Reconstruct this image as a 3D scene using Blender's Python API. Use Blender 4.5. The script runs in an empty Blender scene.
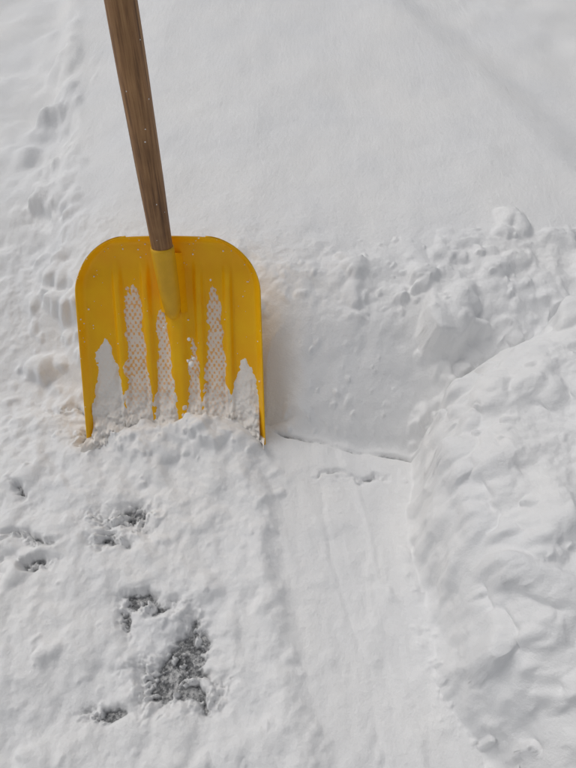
import bpy, math, numpy as np
from mathutils import Vector
rng = np.random.RandomState(7)

# ------------------------------------------------------------ noise helpers
_perm = np.random.RandomState(3).permutation(512)
_ga = np.arange(512)*(2*math.pi/512.0); _gc = np.cos(_ga); _gs = np.sin(_ga)
def perlin(x, y, seed=0):
    x = np.asarray(x, dtype=np.float64) + seed*17.31; y = np.asarray(y, dtype=np.float64) - seed*9.77
    xi = np.floor(x).astype(np.int64); yi = np.floor(y).astype(np.int64)
    xf = x-xi; yf = y-yi
    u = xf*xf*xf*(xf*(xf*6-15)+10); v = yf*yf*yf*(yf*(yf*6-15)+10)
    def g(ix, iy, dx, dy):
        h = _perm[(_perm[ix & 511] + iy + seed*31) & 511]
        return _gc[h]*dx + _gs[h]*dy
    n00 = g(xi, yi, xf, yf); n10 = g(xi+1, yi, xf-1, yf)
    n01 = g(xi, yi+1, xf, yf-1); n11 = g(xi+1, yi+1, xf-1, yf-1)
    return 1.5*((n00*(1-u)+n10*u)*(1-v) + (n01*(1-u)+n11*u)*v)
def fbm(x, y, f, oct=4, seed=0, gain=0.5):
    s = 0; a = 1; t = 0
    for i in range(oct):
        s = s + a*perlin(x*f, y*f, seed+i); t += a; a *= gain; f *= 2.03
    return s/t
def billow(x, y, f, oct=4, seed=0, gain=0.5):
    s = 0; a = 1; t = 0
    for i in range(oct):
        p = perlin(x*f, y*f, seed+i)
        s = s + a*(2*np.sqrt(p*p+0.006)-1); t += a; a *= gain; f *= 2.03
    return s/t
def sst(a, b, x):
    t = np.clip((x-a)/(b-a), 0, 1); return t*t*(3-2*t)
def smax(a, b, k):
    h = np.clip(0.5+0.5*(a-b)/k, 0, 1)
    return b*(1-h)+a*h + k*h*(1-h)
def blur(a, n):
    for _ in range(n):
        p = np.pad(a, 1, mode='edge')
        a = (p[:-2, 1:-1]+p[2:, 1:-1]+p[1:-1, :-2]+p[1:-1, 2:]+2*a)/6
    return a

# ------------------------------------------------------------ snow grid
def axis(lo, hi, d, far_lo, far_hi, g1, g2):
    mid = list(np.arange(lo, hi, d))
    up = []; s = d; p = mid[-1]
    while p < far_hi:
        s *= g2; p += s; up.append(p)
    dn = []; s = d; p = mid[0]
    while p > far_lo:
        s *= g1; p -= s; dn.append(p)
    return np.array(dn[::-1]+mid+up)
xs = axis(-0.82, 0.78, 0.0026, -60, 60, 1.035, 1.035)
ys = axis(0.08, 1.30, 0.0026, -60, 60, 1.08, 1.014)
X, Y = np.meshgrid(xs, ys)
near = sst(6, 3, np.sqrt(X*X+(Y-1)**2))

WX = X + 0.030*fbm(X, Y, 5, 3, 11) + 0.010*fbm(X, Y, 22, 3, 12)
WY = Y + 0.030*fbm(X, Y, 5, 3, 13) + 0.010*fbm(X, Y, 22, 3, 14)

# --- cleared floor
edge_x = -0.059 + (0.775-WY)*0.194
left = sst(0.018, -0.020, WX-edge_x)
streak = fbm(X*3.2+Y*0.55+.08*fbm(X,Y,6,3,19), Y*0.55, 9, 4, 22)
floor_h = 0.020 + 0.009*fbm(WX, WY, 6, 4, 20) + 0.0045*streak + .011*np.clip(fbm(WX, WY, 10, 4, 21), 0, 1)
for off_, am, wd in ((.16, .006, .007), (.075, -.004, .005), (.235, .004, .010)):
    rid = np.exp(-((X-(off_+(.775-Y)*.16)+.03*fbm(X, Y, 4, 2, 23))/wd)**2)*np.clip(.5+1.2*fbm(X, Y, 3.5, 2, 29), 0, 1)
    floor_h = floor_h + am*rid
dep = 0.020*(0.75+fbm(WX, WY, 4, 3, 24)) + 0.017*billow(WX, WY, 6, 5, 26, .45) + .005*fbm(WX, WY, 24, 3, 27)
ridge = np.exp(-((WX-edge_x+0.04)/0.028)**2)
dep = dep + 0.014*ridge*(1+fbm(X, Y, 9, 2, 28))
floor_h = floor_h + left*dep

# asphalt showing through thin snow
spots = [(-.488,.868,.055,.020,.056),(-.60,.94,.034,.010,.036),(-.681,.704,.022,.011,.040),(-.600,.572,.060,.012,.044),(-.59,.522,.042,.008,.038),
         (-.385,.625,.060,.022,.048),(-.41,.575,.034,.013,.042),(-.306,.425,.055,.013,.050),(-.345,.385,.016,.024,.046),(-.225,.330,.036,.052,.074),(-.200,.262,.050,.026,.062),
         (-.365,.225,.034,.012,.046),(.185,.742,.042,.009,.032),(.11,.757,.030,.006,.028),(-.255,.28,.045,.045,.054)]
sp = np.zeros_like(X)
SX = X + .05*fbm(X, Y, 9, 3, 31); SY = Y + .05*fbm(X, Y, 9, 3, 32)
rg = 1-np.abs(fbm(SX, SY*1.4, 16, 4, 33, .6))*3.2
R1 = 0.34+0.70*np.clip(rg, -.6, 1)+0.9*fbm(X, Y, 42, 4, 30, 0.65)
for cx, cy, rx, ry, dd in spots:
    g = np.exp(-(((SX-cx)/rx)**2+((SY-cy)/ry)**2)*0.8)
    sp = np.maximum(sp, g*dd)
spm = sp*np.clip(R1, -0.15, 1.10)

# --- bank
def interp(px, pv): return np.interp(X, px, pv)
yb = interp([-1.2,-.75,-.58,-.5,-.3,-.08,-.02,.15,.33,.5,2], [1.05,1.00,.985,.955,.95,.925,.880,.83,.79,.78,.78])
wb = interp([-1.2,-.7,-.5,-.3,-.05,.1,.33,.6], [.60,.52,.40,.33,.35,.37,.40,.42])
Hb = interp([-1.2,-.75,-.5,-.1,.2,.5,1.2], [.24,.26,.30,.32,.32,.335,.34])
t = (WY*0.5+Y*0.5-yb)/wb
tc = np.clip(t, 0, 1)
pe = interp([-.6,-.3,-.05,.1], [1.6,1.9,1.95,2.0])
bank = Hb*(1-(1-tc)**pe)
und = 0.018*fbm(X, Y, 1.1, 3, 40) + 0.009*fbm(X, Y, 3.6, 3, 41) + .0028*fbm(X, Y, 12, 3, 42)*near
bank = bank + sst(0.5, 1.4, t)*und
crest = np.exp(-((t-0.86)/0.36)**2)
facem = sst(0.0, 0.15, t)*sst(1.4, 0.8, t)
rough_r = interp([-1,-.5,-.05,.12,.35,2], [.8,.55,.6,.8,1.0,1.0])
bank = bank + crest*rough_r*(0.026*billow(WX, WY, 5, 5, 44, .48)+0.007*fbm(WX, WY, 24, 3, 46)) + facem*rough_r*(0.018*fbm(WX, WY, 8, 5, 45, .52))
dl = (X-.45)*0.943+(Y-3.0)*0.333 + 0.06*fbm(X, Y, 1.5, 2, 48)
drift = sst(-0.08, 0.16, dl)
bank = bank - 0.042*drift*near + drift*near*0.024*fbm(X, Y, 5, 4, 49)*sst(0.1,.45,dl)
tx = -0.60-(Y-1.15)*0.215
tr = sst(0.06, -0.07, (WX*0.9+X*.1)-tx + 0.05*fbm(X, Y, 6, 3, 52))*sst(.95, 1.25, Y)*near
bank = bank - tr*(0.060+0.034*fbm(WX, WY, 3.5, 3, 54)+0.026*billow(WX, WY, 5, 5, 55, .5))
rimg = np.exp(-(((WX-tx)-0.02)/0.045)**2)*sst(1.0,1.25,Y)*near
bank = bank + rimg*(0.010+0.030*fbm(WX, WY, 8, 4, 57))

h = np.where(t > 0, smax(bank, floor_h, 0.012), floor_h)

# --- pile on the right
poly = [(.43,-.6),(.405,.05),(.375,.128),(.312,.262),(.300,.40),(.288,.61),(.322,.79),(.36,.87),(.49,.99),(.64,1.09),(.9,1.16),(2.2,1.25),(2.2,-.9)]
PX = X + 0.034*fbm(X, Y, 6, 3, 61)+0.011*fbm(X, Y, 24, 3, 62); PY = Y + 0.034*fbm(X, Y, 6, 3, 63)+0.011*fbm(X, Y, 24, 3, 64)
dist = np.full_like(X, 1e9); inside = np.zeros(X.shape, bool)
n = len(poly)
for i in range(n):
    ax, ay = poly[i]; bx, by = poly[(i+1) % n]
    vx, vy = bx-ax, by-ay
    tt = np.clip(((PX-ax)*vx+(PY-ay)*vy)/(vx*vx+vy*vy), 0, 1)
    dist = np.minimum(dist, np.hypot(PX-ax-tt*vx, PY-ay-tt*vy))
    inside ^= ((ay > PY) != (by > PY)) & (PX < (bx-ax)*(PY-ay)/((by-ay) if by != ay else 1e-9)+ax)
d = np.where(inside, dist, -dist)
pt = np.clip(d/0.18, 0, 1)
Hp = 0.40 + 0.05*sst(.4, .9, X) - 0.05*sst(.35, -.1, Y)
pile = Hp*(1-(1-pt)**2.7)
pm = sst(0.0, 0.05, d)
pmt = sst(0.02, 0.14, d)
VX = X + .07*fbm(X, Y, 4, 3, 76); VY = Y + .07*fbm(X, Y, 4, 3, 77)
pile = pile + pm*(0.040*fbm(WX, WY, 3.6, 3, 70)) + pmt*(0.046*billow(VX, VY, 4.6, 5, 72, .48)) + pm*0.010*fbm(VX, VY, 15, 5, 75, .58)
h = np.where(d > 0, smax(pile, h, 0.015), h)

# loose snow at the foot of the blade
md = np.exp(-(((WX+.285)/.21)**4)) * np.exp(-((WY-.850)/.055)**2)
h = h + md*(0.028+0.034*np.clip(fbm(WX, WY, 11, 4, 80)+.2, -0.5, 1)+.034*np.exp(-((X+.20)/.08)**2))*sst(.93,.89,Y)
md2 = np.exp(-(((WX+.20)/.14)**2+((WY-.70)/.13)**2))
h = h + md2*(0.016+0.026*np.clip(billow(WX, WY, 6, 4, 82, .5)+.3, -.3, 1))

# --- clods
def clods(N, sampler, rmin, rmax, sink=0.35, seed=1, p=2.6):
    r_ = np.random.RandomState(seed)
    for _ in range(N):
        cx, cy = sampler(r_)
        r = rmin*(1-r_.rand()*(1-(rmin/rmax)**(p-1)))**(-1/(p-1))
        r = min(r, rmax)
        i0, i1 = np.searchsorted(xs, [cx-1.6*r, cx+1.6*r]); j0, j1 = np.searchsorted(ys, [cy-1.6*r, cy+1.6*r])
        if i1-i0 < 2 or j1-j0 < 2: continue
        sx = WX[j0:j1, i0:i1]*.5+X[j0:j1, i0:i1]*.5-cx; sy = WY[j0:j1, i0:i1]*.5+Y[j0:j1, i0:i1]*.5-cy
        th = r_.rand()*3.14; c, s = math.cos(th), math.sin(th); asp = 1+r_.rand()*0.6
        a = (sx*c+sy*s)/asp; b = (-sx*s+sy*c)*1.05
        ang = np.arctan2(b, a); ph = r_.rand(3)*6.28
        rr = r*(1+0.20*np.sin(2*ang+ph[0])+0.14*np.sin(3*ang+ph[1])+0.09*np.sin(5*ang+ph[2]))
        q = 1-(a*a+b*b)/(rr*rr)
        sub = h[j0:j1, i0:i1]
        base = sub[(j1-j0)//2, (i1-i0)//2]
        tilt = (r_.rand(2)-.5)*0.6
        top = base - sink*r + np.clip(q, 0, 1)**.65*r*(0.6+0.3*r_.rand()) + tilt[0]*a+tilt[1]*b
        h[j0:j1, i0:i1] = np.where(q > 0, smax(top, sub, 0.25*r), sub)
def S_line(pts, spread):
    pts = np.array(pts)
    def f(r_):
        k = r_.randint(len(pts)-1); u = r_.rand()
        q = pts[k]*(1-u)+pts[k+1]*u
        return q[0]+r_.randn()*spread, q[1]+r_.randn()*spread
    return f
def S_box(x0, x1, y0, y1):
    return lambda r_: (x0+(x1-x0)*r_.rand(), y0+(y1-y0)*r_.rand())
clods(110, S_line([(.22,1.13),(.42,1.17),(.62,1.22),(.85,1.24)], .07), .009, .048, .42, 2, 1.8)
clods(40, S_line([(-.04,1.10),(.22,1.13)], .06), .007, .032, .45, 3, 2)
clods(120, S_line([(-.60,1.15),(-.72,1.6),(-.85,2.2),(-1.02,3.1)], .05), .010, .060, .42, 4, 1.8)
clods(90, S_box(-1.3,-.62,1.0,2.6), .010, .060, .5, 5, 2.0)
clods(95, S_box(-.8,-.04,.12,.88), .008, .055, .52, 6, 1.7)
clods(50, S_line([(-.10,.82),(-.06,.66),(-.02,.5),(.03,.3),(.07,.1)], .02), .005, .024, .4, 7)
clods(80, S_line([(-.46,.83),(-.30,.82),(-.12,.84)], .022), .006, .032, .4, 8, 2)
clods(150, S_box(.36,.95,.1,1.1), .010, .075, .50, 9, 1.6)
clods(50, S_line([(.33,.84),(.40,.93),(.52,1.02),(.66,1.10)], .022), .008, .036, .40, 10)
clods(45, S_box(.0,.28,.12,.78), .004, .022, .55, 12, 2)
clods(70, S_box(-.8,-.5,.85,1.2), .006, .040, .45, 13)
h = blur(h, 4)
clods(90, S_line([(.22,1.13),(.42,1.17),(.62,1.22),(.85,1.24)], .08), .004, .014, .3, 21)
clods(170, S_box(-.8,-.02,.12,.88), .003, .011, .3, 22)
clods(60, S_line([(.36,.128),(.30,.262),(.286,.40),(.274,.61),(.305,.78)], .012), .003, .010, .3, 23)
clods(260, S_box(.34,.95,.1,1.1), .003, .014, .35, 24)
clods(90, S_line([(-.46,.83),(-.30,.82),(-.12,.84)], .03), .003, .012, .3, 25)
clods(45, S_line([(-.04,.95),(.30,.9)], .06), .003, .009, .4, 26)
clods(40, S_box(-.6,1.2,1.2,3.2), .005, .010, .5, 27)
h = blur(h, 1)
h = h - spm*(left*.35+.65)
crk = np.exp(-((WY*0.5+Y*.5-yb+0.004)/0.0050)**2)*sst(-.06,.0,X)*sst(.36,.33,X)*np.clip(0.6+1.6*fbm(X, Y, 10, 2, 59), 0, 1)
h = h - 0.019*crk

# the blade leans on the bank: keep the snow behind it
lim = 0.005+1.428*(Y-.864)-0.050
wgt = sst(-.62,-.53,X)*sst(.05,-.05,X)*sst(.88,.91,Y)
h = h*(1-wgt) + wgt*np.where(Y > .88, np.minimum(h, np.maximum(lim, 0.012)), h)

fine = near*(0.0020*fbm(X, Y, 48, 4, 90, .6))
roughness = np.clip(0.35 + 0.9*(pm + left*(t < 0) + crest + tr), 0, 1.2)
h = h + fine*roughness + near*0.0007*fbm(X, Y, 110, 2, 95)

gx = np.gradient(h, xs, axis=1); gy = np.gradient(h, ys, axis=0)
steep = blur(sst(0.5, 2.0, np.hypot(gx, gy))*near*(h > 0.03), 6)*(1-wgt)
DX = steep*(0.016*fbm(Y, h, 10, 4, 101)) - steep*pm*0.018*sst(0.02, 0.16, h)
DY = steep*(0.011*fbm(X, h, 10, 4, 103))
V = np.stack([X+DX, Y+DY, h], -1).reshape(-1, 3).astype(np.float32)
ny, nx = X.shape
idx = np.arange(nx*ny).reshape(ny, nx)
F = np.stack([idx[:-1, :-1], idx[:-1, 1:], idx[1:, 1:], idx[1:, :-1]], -1).reshape(-1, 4)

def fast_mesh(name, V, F, mats, smooth=True):
    me = bpy.data.meshes.new(name)
    me.vertices.add(len(V)); me.vertices.foreach_set("co", V.astype(np.float32).ravel())
    me.loops.add(F.size); me.loops.foreach_set("vertex_index", F.astype(np.int32).ravel())
    me.polygons.add(len(F)); k = F.shape[1]
    me.polygons.foreach_set("loop_start", np.arange(0, F.size, k, dtype=np.int32))
    me.polygons.foreach_set("loop_total", np.full(len(F), k, dtype=np.int32))
    me.polygons.foreach_set("use_smooth", np.full(len(F), smooth, dtype=bool))
    me.update(calc_edges=True)
    for m in mats: me.materials.append(m)
    ob = bpy.data.objects.new(name, me); bpy.context.scene.collection.objects.link(ob)
    return ob

# ------------------------------------------------------------ materials
def newmat(name):
    m = bpy.data.materials.new(name); m.use_nodes = True
    nt = m.node_tree; b = nt.nodes["Principled BSDF"]
    return m, nt, b
def N(nt, typ, **kw):
    n_ = nt.nodes.new(typ)
    for k, v in kw.items(): setattr(n_, k, v)
    return n_
def ramp(nt, stops):
    r = N(nt, "ShaderNodeValToRGB"); e = r.color_ramp.elements
    while len(e) < len(stops): e.new(0.5)
    for i, (p, c) in enumerate(stops):
        e[i].position = p; e[i].color = (*c, 1) if len(c) == 3 else c
    return r
def noise(nt, scale, detail=4, rough=.5, vec=None):
    n_ = N(nt, "ShaderNodeTexNoise"); n_.inputs["Scale"].default_value = scale
    n_.inputs["Detail"].default_value = detail; n_.inputs["Roughness"].default_value = rough
    if vec: nt.links.new(vec, n_.inputs["Vector"])
    return n_

snow, nt, b = newmat("snow")
tc_ = N(nt, "ShaderNodeTexCoord"); obj = tc_.outputs["Object"]
nA = noise(nt, 4.0, 3, .5, obj)
cA = ramp(nt, [(0.3, (.845, .852, .865)), (0.7, (.89, .888, .885))])
nt.links.new(nA.outputs["Fac"], cA.inputs[0])
sep = N(nt, "ShaderNodeSeparateXYZ"); nt.links.new(obj, sep.inputs[0])
nS = noise(nt, 75, 5, .7, obj)
ad = N(nt, "ShaderNodeMath", operation='MULTIPLY_ADD'); ad.inputs[1].default_value = 0.026; nt.links.new(nS.outputs["Fac"], ad.inputs[0]); nt.links.new(sep.outputs[2], ad.inputs[2])
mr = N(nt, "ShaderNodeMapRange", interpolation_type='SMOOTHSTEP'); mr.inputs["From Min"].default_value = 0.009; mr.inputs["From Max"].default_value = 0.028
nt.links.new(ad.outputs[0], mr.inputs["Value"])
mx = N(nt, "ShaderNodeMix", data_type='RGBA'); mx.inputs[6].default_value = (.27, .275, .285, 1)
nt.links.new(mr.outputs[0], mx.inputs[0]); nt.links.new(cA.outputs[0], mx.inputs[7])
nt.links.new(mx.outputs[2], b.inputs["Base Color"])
b.inputs["Roughness"].default_value = 0.8
b.inputs["Specular IOR Level"].default_value = 0.15
n1 = noise(nt, 220, 5, .72, obj); n2 = noise(nt, 48, 4, .6, obj)
b1 = N(nt, "ShaderNodeBump"); b1.inputs["Strength"].default_value = .7; b1.inputs["Distance"].default_value = .0024
b2 = N(nt, "ShaderNodeBump"); b2.inputs["Strength"].default_value = .35; b2.inputs["Distance"].default_value = .005
nt.links.new(n1.outputs["Fac"], b1.inputs["Height"]); nt.links.new(n2.outputs["Fac"], b2.inputs["Height"])
nt.links.new(b2.outputs[0], b1.inputs["Normal"]); nt.links.new(b1.outputs[0], b.inputs["Normal"])

asph, nt, b = newmat("wet_asphalt")
tc_ = N(nt, "ShaderNodeTexCoord"); obj = tc_.outputs["Object"]
v = N(nt, "ShaderNodeTexVoronoi"); v.inputs["Scale"].default_value = 140; nt.links.new(obj, v.inputs["Vector"])
nn = noise(nt, 40, 6, .78, obj)
cr = ramp(nt, [(.33, (.07, .071, .075)), (.46, (.16, .165, .17)), (.56, (.55, .55, .55))]); nt.links.new(nn.outputs["Fac"], cr.inputs[0])
nt.links.new(cr.outputs[0], b.inputs["Base Color"]); b.inputs["Roughness"].default_value = .55
bp = N(nt, "ShaderNodeBump"); bp.inputs["Distance"].default_value = .004; nt.links.new(v.outputs["Distance"], bp.inputs["Height"]); nt.links.new(bp.outputs[0], b.inputs["Normal"])

yel, nt, b = newmat("yellow_plastic")
tc_ = N(nt, "ShaderNodeTexCoord"); obj = tc_.outputs["Object"]
nn = noise(nt, 14, 5, .6, obj)
cr = ramp(nt, [(.3, (.95, .47, .001)), (.7, (.98, .56, .003))]); nt.links.new(nn.outputs["Fac"], cr.inputs[0])
nt.links.new(cr.outputs[0], b.inputs["Base Color"]); b.inputs["Specular IOR Level"].default_value = .35
rr = ramp(nt, [(.3, (.34,)*3), (.7, (.55,)*3)]); nt.links.new(nn.outputs["Fac"], rr.inputs[0]); nt.links.new(rr.outputs[0], b.inputs["Roughness"])
n3 = noise(nt, 90, 3, .5, obj); bp = N(nt, "ShaderNodeBump"); bp.inputs["Distance"].default_value = .001; bp.inputs["Strength"].default_value = .3
nt.links.new(n3.outputs["Fac"], bp.inputs["Height"]); nt.links.new(bp.outputs[0], b.inputs["Normal"])

yel2, nt, b = newmat("socket_plastic")
tc_ = N(nt, "ShaderNodeTexCoord"); nn = noise(nt, 25, 4, .6, tc_.outputs["Object"])
cr = ramp(nt, [(.3, (.66, .36, .004)), (.7, (.78, .44, .007))]); nt.links.new(nn.outputs["Fac"], cr.inputs[0])
nt.links.new(cr.outputs[0], b.inputs["Base Color"]); b.inputs["Roughness"].default_value = .5

wood, nt, b = newmat("weathered_wood")
tc_ = N(nt, "ShaderNodeTexCoord"); obj = tc_.outputs["Object"]
mp = N(nt, "ShaderNodeMapping"); mp.inputs["Scale"].default_value = (1, 1, .045); nt.links.new(obj, mp.inputs[0])
nn = noise(nt, 150, 6, .65, mp.outputs[0]); n4 = noise(nt, 7, 4, .6, obj)
cr = ramp(nt, [(.30, (.11, .050, .019)), (.5, (.34, .178, .074)), (.72, (.50, .29, .13))]); nt.links.new(nn.outputs["Fac"], cr.inputs[0])
cr2 = ramp(nt, [(.3, (.58, .55, .52)), (.7, (1, 1, 1))]); nt.links.new(n4.outputs["Fac"], cr2.inputs[0])
mx = N(nt, "ShaderNodeMix", data_type='RGBA', blend_type='MULTIPLY'); mx.inputs[0].default_value = 1
nt.links.new(cr.outputs[0], mx.inputs[6]); nt.links.new(cr2.outputs[0], mx.inputs[7]); nt.links.new(mx.outputs[2], b.inputs["Base Color"])
b.inputs["Roughness"].default_value = .6
bp = N(nt, "ShaderNodeBump"); bp.inputs["Distance"].default_value = .0015; bp.inputs["Strength"].default_value = .5
nt.links.new(nn.outputs["Fac"], bp.inputs["Height"]); nt.links.new(bp.outputs[0], b.inputs["Normal"])

# ------------------------------------------------------------ ground objects
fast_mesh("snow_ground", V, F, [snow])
g = 70.0
fast_mesh("asphalt_ground", np.array([[-g,-g,0],[g,-g,0],[g,g,0],[-g,g,0]]), np.array([[0,1,2,3]]), [asph], False)

# ------------------------------------------------------------ shovel
root = bpy.data.objects.new("snow_shovel", None); bpy.context.scene.collection.objects.link(root)
L = 0.526; A = math.radians(55)
O = np.array([-.289, .864, .005]); EU = np.array([0, math.cos(A), math.sin(A)]); EN = np.array([0, -math.sin(A), math.cos(A)])
EX = np.array([1, 0, 0])
rc = .125
def hw(vv):
    s = vv*L
    w0 = .219+.010*vv
    q = np.sqrt(np.clip(rc*rc-(rc-np.minimum(s, rc))**2, 0, None))
    return w0-rc+q
ribs = [-.585, -.285, .30, .625]
def depth(x, vv):
    s = vv*L
    W = hw(vv); xr = x/.224
    w = .034*np.abs(xr)**2.5*sst(0, .5, vv+.2) - .012
    e = np.minimum(W-np.abs(x), s+0*x)
    w = w + .020*np.exp(-(np.maximum(e, 0)/.009)**2)
    w = w + .018*(1-sst(0, .16, vv))
    on = sst(.08, .24, vv)
    for r in ribs:
        w = w + .012*on*np.exp(-((xr-r)/.045)**4)
    w = w + .016*sst(.14, .3, vv)*np.exp(-((xr-.035)/.10)**4)
    return w
def bpoint(x, vv, w):
    y = (1-vv)*L
    return O[None]+x[:, None]*EX+y[:, None]*EU+w[:, None]*EN
nu, nv = 241, 221
uu = np.linspace(-1, 1, nu); uu = np.sign(uu)*(1-(1-np.abs(uu))**1.15)
vv = np.linspace(0, 1, nv)**1.3
U, VV = np.meshgrid(uu, vv)
XX = U*hw(VV)
Wd = depth(XX, VV)
P = bpoint(XX.ravel(), VV.ravel(), Wd.ravel())
ar = np.abs(XX/.224)
dip = (0.014*(ar**2)*(1-VV)**3).ravel()[:, None]*EU[None]
P = P - dip
idx = np.arange(nu*nv).reshape(nv, nu)
Fb = np.stack([idx[:-1, :-1], idx[1:, :-1], idx[1:, 1:], idx[:-1, 1:]], -1).reshape(-1, 4)
blade = fast_mesh("blade", P, Fb, [yel]); blade.parent = root
so = blade.modifiers.new("t", "SOLIDIFY"); so.thickness = .0045; so.offset = -1

chan = [(-.77,.47,.02,.235),(-.435,.235,.060,.175),(-.125,.33,.036,.150),(.21,.48,.02,.11),(.465,.24,.055,.16),(.80,.57,.02,.24)]
xr = XX/.224
nz = fbm(XX, VV*L, 30, 4, 120, .6); nz2 = fbm(XX, VV*L*.35, 60, 3, 124); nz3 = fbm(XX, VV*L, 14, 4, 128, .6)
mask = np.full_like(XX, -1.0)
for xc, vt, w0, w1 in chan:
    tt = (VV-vt)/(0.95-vt)
    ex = 1.0 if abs(xc) > .7 else 1.6
    width = (w0 + (w1-w0)*np.clip(tt, 0, 1)**ex)
    m = width-np.abs(xr-xc-.03*nz2-.03*nz3) - .25*np.clip(-tt*2, 0, 10)
    m = np.where(tt < 0.12, m-(0.12-tt)*.35, m)
    mask = np.maximum(mask, m)
mask = np.maximum(mask, (VV-.915+.15*np.exp(-((xr-.42)/.20)**2)+.04*np.exp(-((xr+.3)/.2)**2))*1.3+.20*nz2+.1*nz3)
mask = mask + .060*nz + .015
rim = (hw(VV)-np.abs(XX))
mask = np.where((rim < .013) & (VV < .96), -1, mask)
dens = sst(.5, .95, VV)
off = np.where(mask > 0, np.minimum(mask*.06, .0012+.005*dens)*(1+.35*nz) + dens*.007*sst(0,.12,mask)*np.clip(.6+1.5*nz+nz3,0,2), mask*.02)
off = off + sst(.78, 1.0, VV)*.026*(mask > 0)*sst(0,.08,mask)*(1+.9*nz+.6*nz3)
off = np.clip(off, -.0018, .055)
Ps = bpoint(XX.ravel(), VV.ravel(), (Wd+off).ravel()) - dip
mf = mask.ravel()
keep = (mf[Fb].max(axis=1) > -0.02)
Fs = Fb[keep]
used = np.unique(Fs); remap = -np.ones(nu*nv, int); remap[used] = np.arange(len(used))
ssnow, nt, b = newmat("packed_snow")
at = N(nt, "ShaderNodeAttribute", attribute_name="uvp")
sp_ = N(nt, "ShaderNodeSeparateXYZ"); nt.links.new(at.outputs["Vector"], sp_.inputs[0])
def M(op, a, bb=None, c=None):
    n_ = N(nt, "ShaderNodeMath", operation=op)
    for i, q in enumerate([a, bb, c]):
        if q is None: continue
        if isinstance(q, (int, float)): n_.inputs[i].default_value = q
        else: nt.links.new(q, n_.inputs[i])
    return n_.outputs[0]
f = 2*math.pi/.0125
cx_ = M('COSINE', M('MULTIPLY', sp_.outputs[0], f)); cy_ = M('COSINE', M('MULTIPLY', sp_.outputs[1], f*.62))
dots = M('MULTIPLY', cx_, cy_)
nzn = noise(nt, 45, 4, .65, at.outputs["Vector"])
dots = M('ADD', dots, M('MULTIPLY', M('SUBTRACT', nzn.outputs["Fac"], .5), 4.5))
dm = N(nt, "ShaderNodeMapRange", interpolation_type='SMOOTHSTEP'); dm.inputs["From Min"].default_value = -.2; dm.inputs["From Max"].default_value = .9
nt.links.new(dots, dm.inputs["Value"])
thin = N(nt, "ShaderNodeMapRange", interpolation_type='SMOOTHSTEP'); thin.inputs["From Min"].default_value = .93; thin.inputs["From Max"].default_value = .62
nt.links.new(sp_.outputs[2], thin.inputs["Value"])
fac = M('MULTIPLY', M('ADD', M('MULTIPLY', dm.outputs[0], .70), .18), thin.outputs[0])
mx = N(nt, "ShaderNodeMix", data_type='RGBA'); mx.inputs[6].default_value = (.90, .875, .84, 1); mx.inputs[7].default_value = (.92, .46, .09, 1)
nt.links.new(fac, mx.inputs[0]); nt.links.new(mx.outputs[2], b.inputs["Base Color"])
b.inputs["Roughness"].default_value = .7; b.inputs["Specular IOR Level"].default_value = .2
nb = noise(nt, 200, 5, .7, at.outputs["Vector"]); bp = N(nt, "ShaderNodeBump"); bp.inputs["Distance"].default_value = .003; bp.inputs["Strength"].default_value = .7
nt.links.new(nb.outputs["Fac"], bp.inputs["Height"]); nt.links.new(bp.outputs[0], b.inputs["Normal"])
sb = fast_mesh("stuck_snow", Ps[used], remap[Fs], [ssnow]); sb.parent = root
attr = sb.data.attributes.new("uvp", 'FLOAT_VECTOR', 'POINT')
thinv = np.where(np.abs(xr) > .6, .88, VV)
uvp = np.stack([XX.ravel(), (VV*L).ravel(), thinv.ravel()], -1)[used]
attr.data.foreach_set("vector", uvp.astype(np.float32).ravel())

def lathe(name, p0, dirv, prof_, mat, seg=40, wob=0):
    dirv = Vector(dirv).normalized()
    Vv = []; Ff = []
    q = dirv.to_track_quat('Z', 'Y')
    for k, (a, r) in enumerate(prof_):
        for i in range(seg):
            th = 2*math.pi*i/seg
            rr_ = r*(1+wob*math.sin(a*23+th*2)*.5)
            Vv.append((rr_*math.cos(th), rr_*math.sin(th), a))
    for k in range(len(prof_)-1):
        for i in range(seg):
            j = (i+1) % seg
            Ff.append((k*seg+i, k*seg+j, (k+1)*seg+j, (k+1)*seg+i))
    me = bpy.data.meshes.new(name)
    me.from_pydata(Vv, [], Ff+[tuple(range(seg))[::-1], tuple(range((len(prof_)-1)*seg, len(prof_)*seg))])
    for p in me.polygons: p.use_smooth = len(p.vertices) == 4
    me.materials.append(mat)
    ob = bpy.data.objects.new(name, me); bpy.context.scene.collection.objects.link(ob)
    ob.location = p0; ob.rotation_mode = 'QUATERNION'; ob.rotation_quaternion = q
    ob.parent = root
    return ob
P0 = np.array([-.285, 1.058, .307]); D = np.array([-.035, .277, .96])
hp = [(0.150, .0225), (.152, .0242)]+[(a, .0245+.0056*min(1, (a-.152)/.35)) for a in np.linspace(.16, 1.25, 60)]+[(1.262, .029), (1.272, .024), (1.277, .014)]
lathe("wooden_handle", P0, D, hp, wood, 40, .02)
sk = [(-.035, .006), (-.03, .012), (-.015, .018), (.0, .0215), (.04, .0245), (.10, .0262), (.148, .0272), (.154, .0268), (.155, .0240), (.150, .0236)]
lathe("handle_socket", P0, D, sk, yel2, 40)
web = bpy.data.meshes.new("socket_web")
Dn = D/np.linalg.norm(D)
wv = []; wf = []
K = 12
for k in range(K+1):
    a = -.02+.155*k/K
    c = P0+Dn*a
    s_up = min(np.dot(c-O, EU), L-.012)
    bpnt = O+EX*(c[0]-O[0])+EU*s_up+EN*(-.012)
    for (pt_, wd) in ((c, .020), (bpnt, .034)):
        for sg in (-1, 1):
            wv.append(tuple(pt_+EX*wd*sg))
for k in range(K):
    o = 4*k; p = 4*k+4
    wf += [(o, o+2, p+2, p), (o+1, p+1, p+3, o+3)]
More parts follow.
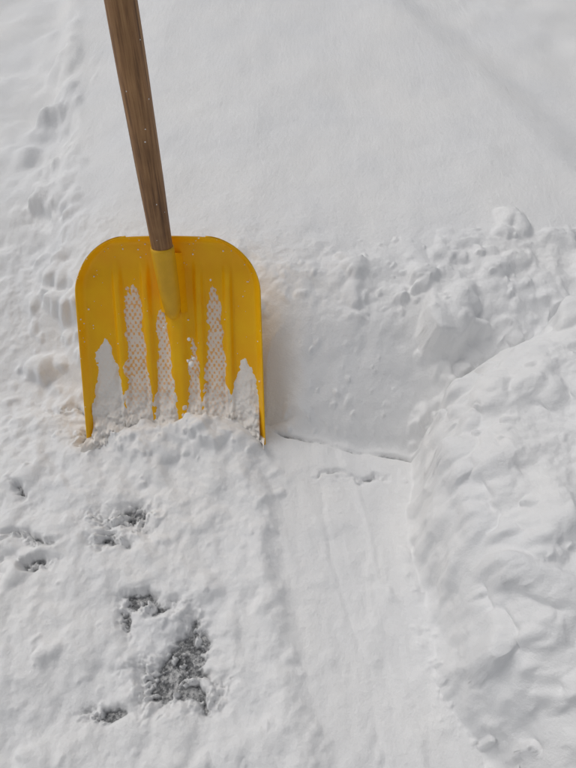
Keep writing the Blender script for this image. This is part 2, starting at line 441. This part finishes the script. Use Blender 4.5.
web.from_pydata(wv, [], wf+[(4*K, 4*K+1, 4*K+3, 4*K+2)]); web.materials.append(yel)
wo = bpy.data.objects.new("socket_web", web); bpy.context.scene.collection.objects.link(wo); wo.parent = root

# ------------------------------------------------------------ flakes stuck on the shovel
def flakes(name, pts, radii, parent=None):
    import bmesh
    bm = bmesh.new(); bmesh.ops.create_icosphere(bm, subdivisions=1, radius=1)
    bv = np.array([v_.co[:] for v_ in bm.verts]); bf = np.array([[v_.index for v_ in f_.verts] for f_ in bm.faces]); bm.free()
    VV_ = []; FF_ = []
    for k, (p, r) in enumerate(zip(pts, radii)):
        sc = 1+.5*(rng.rand(3)-.5)
        VV_.append(bv*(1+.3*(rng.rand(len(bv), 1)-.5))*r*sc+p); FF_.append(bf+k*len(bv))
    ob = fast_mesh(name, np.concatenate(VV_), np.concatenate(FF_), [snow2])
    if parent: ob.parent = parent
    return ob
snow2, nt, b = newmat("snowflake"); b.inputs["Base Color"].default_value = (.92, .92, .92, 1); b.inputs["Roughness"].default_value = .7
pts = []; rad = []
for _ in range(130):
    k = rng.randint(nu*nv)
    if mf[k] > -.05: continue
    pts.append(P[k]+EN*.001); rad.append(.0008+.0018*rng.rand()**2)
for bx_, bv_, bw_, br_ in [(.044,.60,.012,.009),(.050,.575,.008,.006),(.036,.585,.010,.006),(.040,.48,.006,.005),(-.02,.42,.012,.003),(.1,.2,.004,.003)]:
    pts.append(bpoint(np.array([bx_]), np.array([bv_]), np.array([bw_]))[0]); rad.append(br_)
for _ in range(12):
    a = .17+.6*rng.rand(); th = rng.rand()*6.28
    side = np.array([math.cos(th), -abs(math.sin(th)), .1]); pts.append(P0+Dn*a+side*(.0245+.0056*min(1, (a-.152)/.35))); rad.append(.0008+.0012*rng.rand())
flakes("stuck_flakes", pts, rad, root)

# ------------------------------------------------------------ light
sc = bpy.context.scene
w = bpy.data.worlds.new("World"); sc.world = w; w.use_nodes = True
nt = w.node_tree; bg = nt.nodes["Background"]
sky = nt.nodes.new("ShaderNodeTexSky"); sky.sky_type = 'NISHITA'; sky.sun_disc = False
EL, AZ = math.radians(56), math.radians(-55)
sky.sun_elevation = EL; sky.sun_rotation = AZ
sky.air_density = 1.0; sky.dust_density = 3.0
hs = nt.nodes.new("ShaderNodeHueSaturation"); hs.inputs["Saturation"].default_value = .17
nt.links.new(sky.outputs[0], hs.inputs["Color"]); nt.links.new(hs.outputs[0], bg.inputs[0]); bg.inputs[1].default_value = .089
sd = bpy.data.lights.new("sun", 'SUN'); sd.energy = .65; sd.angle = math.radians(35); sd.color = (1, .96, .91)
so_ = bpy.data.objects.new("sun", sd); sc.collection.objects.link(so_)
sdir = Vector((math.sin(AZ)*math.cos(EL), math.cos(AZ)*math.cos(EL), math.sin(EL)))
so_.rotation_mode = 'QUATERNION'; so_.rotation_quaternion = sdir.to_track_quat('Z', 'Y')

cam = bpy.data.cameras.new("camera"); co = bpy.data.objects.new("camera", cam); sc.collection.objects.link(co)
co.location = (0, 0, 1.35); co.rotation_euler = (math.radians(90-52), 0, 0)
cam.sensor_fit = 'VERTICAL'; cam.sensor_height = 36; cam.lens = 28.1; cam.clip_start = .02; cam.clip_end = 300
sc.camera = co
sc.view_settings.view_transform = 'Standard'; sc.view_settings.look = 'None'; sc.view_settings.exposure = 0
